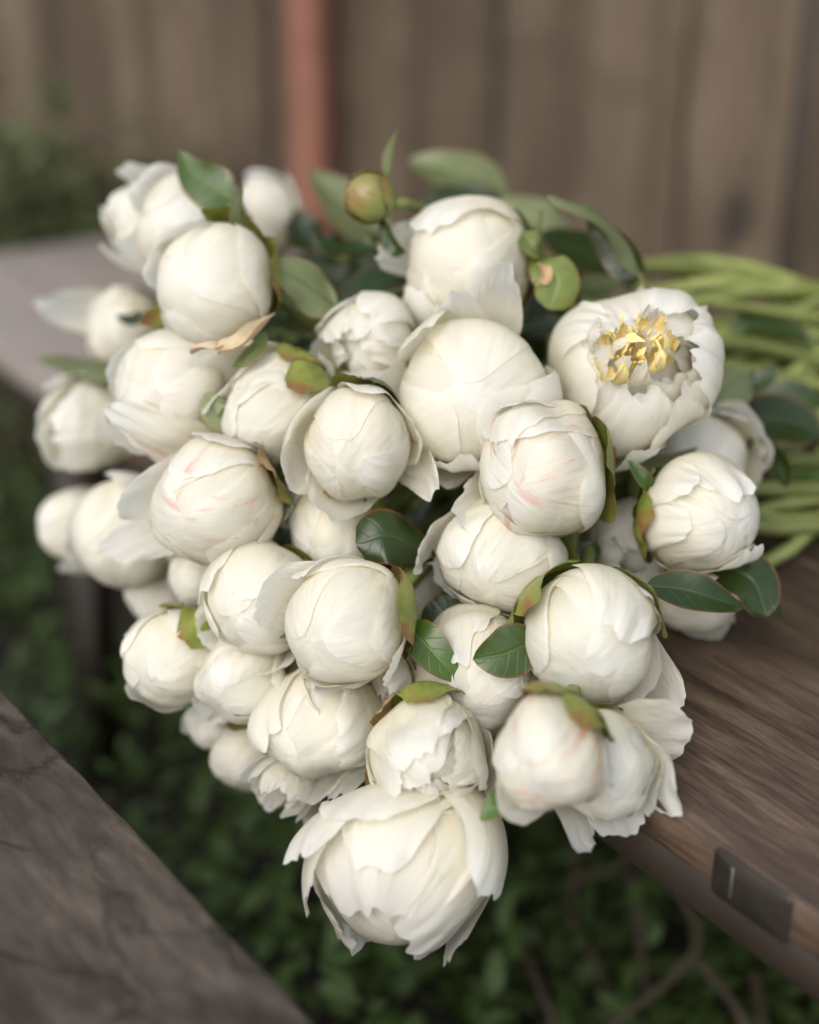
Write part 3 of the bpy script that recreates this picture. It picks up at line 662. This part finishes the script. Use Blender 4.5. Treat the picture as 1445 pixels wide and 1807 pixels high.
peony('EE', 1128, 962, 90, .850, (.05, -.3, .95), 'open peony with crumpled centre behind the right hand bud', 'half', seed=32, loose=2, guards=[(120, 'hug', 2.15, 1.0), (195, 'lift', 2.0, .7)])
peony('FF', 1040, 1125, 112, .735, (-.05, -.4, .9), 'bright round bud in front with green sepals on both shoulders', seed=33, loose=2,
      guards=[(-40, 'open', 2.0, .55), (262, 'lift', 2.1, .9), (225, 'lift', 1.9, .5), (60, 'hug', 2.3, .9)], seps=[(25, 1.9, .6), (140, 1.85, .6), (165, 1.6, .4)])
peony('GG', 970, 1332, 98, .665, (-.32, -.42, .85), 'round yellowish bud in front with brown edged green sepal on top', seed=34, loose=2, pm='blush', seps=[(55, 1.75, .6), (95, 1.5, .5), (25, 1.3, .4)])
peony('HH', 1238, 912, 110, .800, (.6, -.1, .78), 'creamy bud at the right with green sepal on its left side', seed=35, loose=2, guards=[(100, 'hug', 2.5, .9), (-70, 'hug', 2.5, .8, dict(flare=.06)), (180, 'hug', 1.9, .6)], seps=[(175, 1.55, .55), (195, 1.35, .6), (150, 1.2, .5), (0, 1.4, .5)])
peony('II', 1062, 1350, 98, .705, (.25, -.6, .75), 'loose white peony spreading over the bench edge behind the round yellowish bud', seed=36, no_outer=True,
      guards=[(2, 'flat', 1.75, 1.15, dict(tipc=.34, pw=2.4, taper=.1, frill=.025)), (290, 'lift', 2.2, .85), (-20, 'lift', 2.3, .8), (250, 'lift', 2.25, .7), (330, 'hug', 2.2, .8)])
peony('JJ', 846, 1188, 108, .775, (-.25, -.4, .88), 'white bud behind the pair of pointed green leaves', seed=37, loose=2, guards=[(262, 'lift', 2.0, .7), (215, 'hug', 2.2, .9), (110, 'hug', 2.2, .8, dict(frill=.09))])
peony('KK', 764, 1340, 104, .725, (-.05, -.30, .95), 'round bud with crinkled petal tips just above the lowest peony', 'half', seed=38, loose=2, guards=[(240, 'hug', 2.3, 1.0), (120, 'hug', 2.4, 1.0), (345, 'lift', 1.9, .5)], seps=[(100, 1.5, .55), (140, 1.2, .5, dict(mt='husk')), (215, 1.3, .4)])
peony('LL', 706, 1520, 136, .735, (-.25, -.72, .62), 'lowest and largest open peony hanging below the bench edge', 'bud', seed=39, no_outer=True,
      guards=[((-.5, -.5, .2), 'hug', 2.55, .6, dict(frill=.045, flare=.08)), ((.5, -.6, .1), 'hug', 2.45, .6, dict(frill=.045, flare=.10)), ((1, .2, -.1), 'hug', 2.15, .75, dict(flare=.06)),
              ((-1, .1, .2), 'lift', 2.35, .95, dict(frill=.045)), ((.75, .2, .5), 'hug', 2.5, .75, dict(frill=.045, flare=.05)), ((-.6, .4, .7), 'hug', 2.35, .75, dict(frill=.06, flare=.05)),
              ((.1, .3, 1), 'hug', 2.35, .95, dict(frill=.045, flare=.05)), ((.45, -.8, .3), 'lift', 2.25, .55, dict(frill=.06, tipc=.25, pw=3.2)), ((-.35, -.8, .3), 'lift', 2.05, .45, dict(frill=.06, tipc=.25, pw=3.2)), ((.05, -.8, .6), 'hug', 2.4, .7, dict(frill=.045)), ((-.3, 0, 1), 'hug', 1.9, .8, dict(frill=.045, flare=.05)), ((-.8, .4, .45), 'lift', 1.9, .9, dict(frill=.06)), ((-.35, .9, .5), 'lift', 1.55, 1.0, dict(frill=.04)), ((.7, .5, .1), 'lift', 1.8, .7)], seps=[(100, 1.1, .4)])
peony('MM', 1222, 812, 96, .885, (.1, -.1, .98), 'white peony behind the right bud, one large petal bent outward', seed=40, no_outer=True, guards=[(25, 'lift', 2.35, .95, dict(k=(.8, .7, .6))), (55, 'lift', 2.2, .8), (-10, 'lift', 2.2, .8)])
peony('NN', 1225, 1050, 72, .855, (.2, -.3, .9), 'pale petals under the dark leaves at the right of the bouquet', seed=41, loose=2, guards=[(300, 'hug', 2.0, .9)])
# deep fillers that show in the gaps
peony('O2', 765, 1060, 66, .875, (-.1, -.4, .9), 'shaded bud in the dark gap right of the plump front bud', seed=43)
# BB: yellow inner petals and stamens
def inner_gold(o, px, py, rp, d, ax):
    R = rp*d/F; c = at(px, py, d); a = unit(cv(*ax)); rr = random.Random(5)
    e1 = unit(np.cross(a, np.array([.3, .1, .95]))); e2 = np.cross(a, e1)
    for i in range(22):
        q = i*2.4; white = i % 3 == 0
        patch('golden_petal' if not white else 'petal', c + a*R*(.34 if not white else .28) + (e1*rr.uniform(-.2, .2)+e2*rr.uniform(-.2, .2))*R, a, math.cos(q)*e1+math.sin(q)*e2, R=R*(.30+.009*i), L=rr.uniform(1.6, 2.5), k=(1.3, .9, rr.uniform(-.6, 1.3)), w=rr.uniform(.24, .42)*(1 if not white else 1.4), cup=(1, .7, rr.uniform(-1, 1)), tipc=.25, pw=3, buck=.10, ruf=.16, seed=900+i, n=9, m=15, frill=.14, mat_=M['gold' if not white else 'petal'], parent=o)
def stamens(o, px, py, rp, d, ax):
    R = rp*d/F; c = at(px, py, d); a = unit(cv(*ax)); r = np.random.default_rng(9)
    e1 = unit(np.cross(a, np.array([.3, .1, .95]))); e2 = np.cross(a, e1); V = []; Q = []
    for i in range(46):
        q = r.uniform(0, 6.28); sp = r.uniform(.05, .6)
        dr = unit(a + sp*(math.cos(q)*e1+math.sin(q)*e2)); L = R*r.uniform(.40, .74)
        st = c + R*sp*.35*(math.cos(q)*e1+math.sin(q)*e2) - a*R*.1; b1 = unit(np.cross(dr, e1+.1*e2)); b2 = np.cross(b1, dr)
        n0 = len(V)
        for t, w in ((0, .014), (.70, .012), (.80, .026), (.93, .024), (1, .006)):
            p = st + dr*L*t + b1*L*.12*t*t*math.sin(q*3)
            for k in range(5): V.append(p + R*w*(math.cos(k*1.2566)*b1+math.sin(k*1.2566)*b2))
        for k in range(4):
            for j in range(5): Q.append((n0+k*5+j, n0+k*5+(j+1) % 5, n0+(k+1)*5+(j+1) % 5, n0+(k+1)*5+j))
    st_ = link('stamens', raw_mesh('stamens', np.array(V)-np.array(o.location), np.array(Q)), M['gold'], o); st_['kind'] = 'stuff'
stamens(bb, 1114, 622, 105, .785, (.02, .30, .95))
inner_gold(bb, 1116, 628, 128, .790, (.02, .30, .95))

# the single green bud at the top
gc = at(650, 348, .845); ga = unit(cv(-.75, .12, .6)); gr = 47*.845/F
gb = empty('peony_bud', gc - ga*gr); tag(gb, 'closed green bud flushed red, standing out at the top of the bouquet', 'flower bud')
def bud_material():
    m, N, L, b = mat('flushed_bud')
    uv = node(N, L, 'ShaderNodeTexCoord').outputs['UV']; rnd = node(N, L, 'ShaderNodeObjectInfo').outputs['Random']
    v = node(N, L, 'ShaderNodeSeparateXYZ', {0: uv}).outputs[1]
    n1 = node(N, L, 'ShaderNodeTexNoise', {'Vector': node(N, L, 'ShaderNodeMapping', {'Vector': uv, 'Scale': (9, 2.2, 1)}).outputs[0], 'Scale': 1.0, 'Detail': 4.0})
    g = ramp(N, L, mth(N, L, 'ADD', mth(N, L, 'MULTIPLY', n1.outputs[0], .7), mth(N, L, 'MULTIPLY', v, .35)), [(.36, (.16, .21, .05)), (.58, (.20, .21, .055)), (.74, (.24, .09, .04))])
    L.new(g, b.inputs['Base Color']); b.inputs['Roughness'].default_value = .38
    return m
M['flush'] = bud_material()
h = link('heart', core_mesh(gr*.93, 1), M['flush'], gb); h.location = gc-(gc-ga*gr)
e1 = unit(np.cross(ga, np.array([.3, .1, .95]))); e2 = np.cross(ga, e1)
for i in range(5):
    q = i*2.4+.5
    patch('sepal', gc, ga, math.cos(q)*e1+math.sin(q)*e2, R=gr, L=(2.9, 2.7, 2.3, 2.0, 1.5)[i], k=(1, 1, 1), w=.95, off=.95+.022*i, tipc=.34, pw=2.2, buck=.02, ruf=.03, edge=.02, basew=.5, seed=700+i, n=15, m=19, mat_=M['flush'], parent=gb)
p = catmull([gc-ga*gr*.9, at(706, 358, .852), at(742, 368, .87), at(860, 420, .93), at(1100, 500, .99), at(1440, 560, 1.03), at(2200, 640, 1.1)], 34)
SH[gb.name] = p
link('stem', tube_mesh('stem', p-(gc-ga*gr), np.full(34, .0036), 8), M['stem'], gb)

# leaves (large ones, placed one by one)
K = ALL
leaf(gb, [(684, 330, .85), (686, 300, .85), (690, 262, .85), (706, 220, .85)], 15, (-.8, .1, .6), .3, 'bract', 1, .1)
leaf(gb, [(676, 386, .85), (682, 415, .848), (700, 440, .846), (716, 447, .85)], 17, (-.6, -.2, .8), .3, 'leaf', 2, .1)
leaf(K['B'], [(412, 352, .87), (380, 335, .87), (342, 308, .87), (314, 262, .87)], 42, (-.1, .1, 1), .2, 'bright', 3, skew=1.05)
leaf(K['A'], [(440, 428, .832), (428, 398, .822), (422, 370, .818), (428, 322, .816)], 20, (-.5, 0, .8), .55, 'bract', 4)
leaf(K['A'], [(590, 540, .85), (562, 520, .84), (515, 487, .828), (440, 461, .82)], 46, (.25, -.35, -.9), .3, 'leaf', 5, .10, droop=.3, skew=.9)
leaf(K['Y'], [(662, 432, .93), (620, 442, .925), (585, 438, .92), (553, 408, .915)], 30, (0, .6, .8), .25, 'leaf', 6, .2)
leaf(K['Y'], [(735, 480, .90), (690, 490, .895), (640, 510, .89), (585, 548, .885)], 40, (-.2, .5, .85), .2, 'leaf', 7)
leaf(K['D'], [(690, 430, 1.02), (640, 392, 1.03), (590, 350, 1.04), (540, 300, 1.05)], 48, (.3, .4, -.85), .2, 'leaf', 8)
leaf(K['D'], [(560, 440, 1.03), (540, 420, 1.03), (530, 390, 1.03), (525, 370, 1.03)], 34, (.2, .4, .85), .2, 'leaf', 9)
leaf(K['Z'], [(890, 345, 1.06), (840, 315, 1.05), (780, 300, 1.05), (722, 282, 1.05)], 42, (0, .45, -.85), .2, 'leaf', 10, .1)
leaf(K['Z'], [(740, 362, 1.05), (790, 352, 1.05), (830, 345, 1.05), (885, 352, 1.05)], 34, (0, .5, .8), .2, 'leaf', 11, .1)
leaf(K['Z'], [(1020, 420, 1.06), (970, 388, 1.05), (930, 365, 1.05), (880, 350, 1.05)], 36, (.2, -.5, -.8), .15, 'leaf', 12)
leaf(K['BB'], [(1132, 492, .875), (1108, 430, .87), (1050, 375, .86), (968, 343, .85)], 40, (-.45, -.65, -.55), .35, 'leaf', 13, .12)
leaf(K['BB'], [(1130, 498, .885), (1105, 465, .885), (1075, 425, .885), (1035, 385, .885)], 34, (-.5, -.1, .85), .2, 'leaf', 14)
leaf(K['Z'], [(1120, 500, .98), (1070, 465, .98), (1010, 440, .97), (950, 415, .96)], 55, (.1, .5, .85), .15, 'leaf', 15)
leaf(K['Z'], [(990, 512, .93), (1030, 508, .94), (1070, 508, .95), (1105, 490, .96)], 26, (0, .5, -.85), .15, 'leaf', 16)
leaf(K['Z'], [(950, 425, .86), (947, 408, .86), (950, 390, .86), (957, 370, .86)], 10, (-.3, .1, .9), .3, 'bract', 17)
leaf(K['E'], [(215, 672, .95), (175, 652, .955), (125, 640, .96), (68, 634, .965)], 36, (0, -.75, -.6), .15, 'leaf', 18, .1)
leaf(K['E'], [(262, 560, .93), (245, 562, .93), (228, 565, .935), (204, 558, .94)], 13, (0, .2, .9), .3, 'leaf', 19)
leaf(K['H'], [(235, 745, .90), (215, 742, .90), (200, 735, .90), (188, 738, .90)], 20, (0, .5, .8), .2, 'leaf', 20)
leaf(K['G'], [(412, 715, .815), (398, 720, .812), (385, 735, .81), (362, 695, .81)], 30, (.2, .1, -.95), .15, 'leaf', 21, .1, skew=.45)
leaf(K['V'], [(765, 985, .80), (725, 962, .785), (680, 945, .775), (628, 960, .775)], 52, (-.05, .35, .92), .10, 'leaf', 22, .08, skew=.35, droop=.25)
leaf(K['T'], [(716, 1108, .755), (740, 1125, .748), (775, 1165, .744), (813, 1204, .745)], 36, (.1, .2, .95), .18, 'bright', 23)
leaf(K['T2'], [(490, 1122, .765), (502, 1118, .764), (515, 1112, .764), (478, 1126, .764)], 10, (0, .3, .9), .2, 'bright', 24)
leaf(K['JJ'], [(950, 1128, .735), (915, 1143, .730), (880, 1156, .728), (834, 1163, .728)], 48, (.1, .1, .97), .1, 'bright', 25, skew=.75)
leaf(K['FF'], [(1140, 1035, .775), (1200, 1040, .775), (1255, 1055, .775), (1314, 1073, .78)], 38, (.05, .45, .9), .18, 'leaf', 26)
leaf(K['HH'], [(1250, 1000, .81), (1290, 1005, .805), (1330, 1030, .80), (1352, 1088, .80)], 52, (.2, .35, .9), .15, 'leaf', 27, skew=.5)
leaf(K['HH'], [(1335, 985, .83), (1352, 1020, .84), (1366, 1058, .845), (1382, 1100, .85)], 14, (.6, .2, .7), .4, 'leaf', 28)
leaf(K['MM'], [(1270, 775, .93), (1330, 745, .93), (1390, 745, .93), (1450, 768, .93)], 56, (.05, .5, .86), .15, 'leaf', 29, skew=.6)
leaf(K['MM'], [(1312, 800, .90), (1345, 795, .89), (1375, 815, .885), (1388, 862, .885)], 36, (-.45, -.55, .55), .3, 'leaf', 30)
leaf(K['BB'], [(1322, 655, .90), (1300, 670, .895), (1270, 695, .89), (1240, 722, .885)], 46, (.1, -.3, -.92), .12, 'leaf', 31, .1, skew=.5)
leaf(K['BB'], [(1308, 690, .91), (1330, 678, .91), (1352, 664, .91), (1374, 648, .91)], 22, (0, .4, .9), .2, 'leaf', 32)
leaf(K['MM'], [(1365, 870, .98), (1395, 845, .98), (1425, 830, .98), (1470, 815, .98)], 44, (.1, .5, .8), .2, 'bright', 33)
leaf(K['MM'], [(1100, 800, .83), (1135, 812, .83), (1180, 815, .835), (1232, 788, .84)], 22, (0, -.6, -.8), .2, 'leaf', 34)
leaf(K['HH'], [(1152, 868, .79), (1140, 850, .785), (1125, 832, .785), (1108, 812, .785)], 15, (-.1, .2, .95), .3, 'bright', 35)
leaf(K['GG'], [(935, 1380, .695), (910, 1398, .685), (880, 1420, .68), (846, 1448, .68)], 30, (-.2, .3, .9), .25, 'bright', 36)
leaf(K['T'], [(745, 1110, .80), (765, 1095, .80), (785, 1080, .80), (800, 1045, .80)], 34, (-.1, .2, .95), .2, 'leaf', 37, skew=.4)
leaf(K['CC'], [(1000, 1010, .83), (1020, 990, .83), (1040, 970, .83), (1046, 950, .83)], 26, (0, .3, .9), .2, 'leaf', 38)
leaf(K['CC'], [(905, 770, .84), (880, 810, .84), (850, 840, .84), (835, 880, .845)], 26, (-.3, .2, .9), .2, 'bract', 39)
leaf(K['A'], [(484, 552, .815), (455, 588, .80), (425, 612, .795), (385, 626, .795)], 26, (-.35, .5, .8), .9, 'curl', 40, .12, name='sepal', skew=.25)
leaf(K['A'], [(408, 612, .80), (385, 618, .795), (362, 615, .795), (338, 626, .797)], 14, (-.2, .7, .6), .8, 'curl', 41, .2, name='sepal', skew=.3)
leaf(K['A'], [(470, 585, .805), (452, 615, .80), (430, 636, .80), (410, 648, .80)], 16, (.5, .2, .8), .5, 'bract', 42, .1, name='sepal')
leaf(K['Z'], [(940, 462, .845), (962, 470, .835), (985, 495, .832), (968, 545, .835)], 42, (.15, .15, .95), .05, 'greenbud', 43, .05, name='sepal', skew=.35, droop=.2)
leaf(K['Z'], [(962, 462, .85), (945, 440, .84), (932, 425, .84), (922, 408, .842)], 22, (-.2, .4, .85), .35, 'greenbud', 44, .12, name='sepal', skew=.5)
leaf(K['Z'], [(950, 462, .84), (958, 472, .83), (962, 488, .828), (958, 502, .828)], 13, (.2, .2, .9), .4, 'husk', 45, .25, name='sepal', skew=.4)
leaf(K['MM'], [(1290, 590, 1.02), (1330, 575, 1.02), (1380, 580, 1.02), (1440, 610, 1.02)], 34, (0, .6, .8), .2, 'leaf', 46)
leaf(K['BB'], [(1180, 480, 1.05), (1240, 492, 1.05), (1300, 508, 1.05), (1360, 520, 1.05)], 20, (0, .5, .85), .2, 'leaf', 47)
leaf(K['HH'], [(1330, 905, .97), (1370, 890, .97), (1410, 900, .97), (1450, 930, .97)], 30, (0, .6, .8), .2, 'leaf', 48)
leaf(K['MM'], [(1310, 740, .97), (1360, 715, .97), (1410, 705, .97), (1460, 712, .97)], 40, (0, .4, .9), .2, 'leaf', 49)
# more foliage deeper in the bouquet
rl = random.Random(8)
for i, (px, py) in enumerate([(545, 640), (500, 640), (470, 590), (560, 520), (640, 560), (620, 500), (760, 600), (930, 600), (960, 520), (800, 930), (850, 900), (800, 960), (600, 900), (700, 1000), (520, 980), (470, 640), (330, 620), (480, 870), (990, 960), (1080, 880), (560, 470), (530, 560), (600, 580), (690, 540), (560, 640), (900, 560), (970, 560), (780, 900), (830, 850), (820, 1010), (720, 1030), (500, 560), (1010, 900), (1060, 870), (1300, 760), (640, 460), (1400, 930), (1310, 985), (880, 420), (540, 500)]):
    a = rl.uniform(0, 6.28); l = rl.uniform(60, 95); dd = .93 + rl.uniform(-.02, .05)
    leaf(K[rl.choice(['Y', 'AA', 'Z', 'X', 'CC'])], [(px-l*math.cos(a)*.9, py-l*math.sin(a)*.5, dd+.01), (px-l*.3*math.cos(a), py-l*.2*math.sin(a), dd), (px+l*.3*math.cos(a), py+l*.2*math.sin(a), dd), (px+l*math.cos(a), py+l*math.sin(a)*.6, dd+.02)], rl.uniform(26, 40), (rl.uniform(-.4, .4), rl.uniform(.1, .7), .8), .18, 'leaf', 50+i)
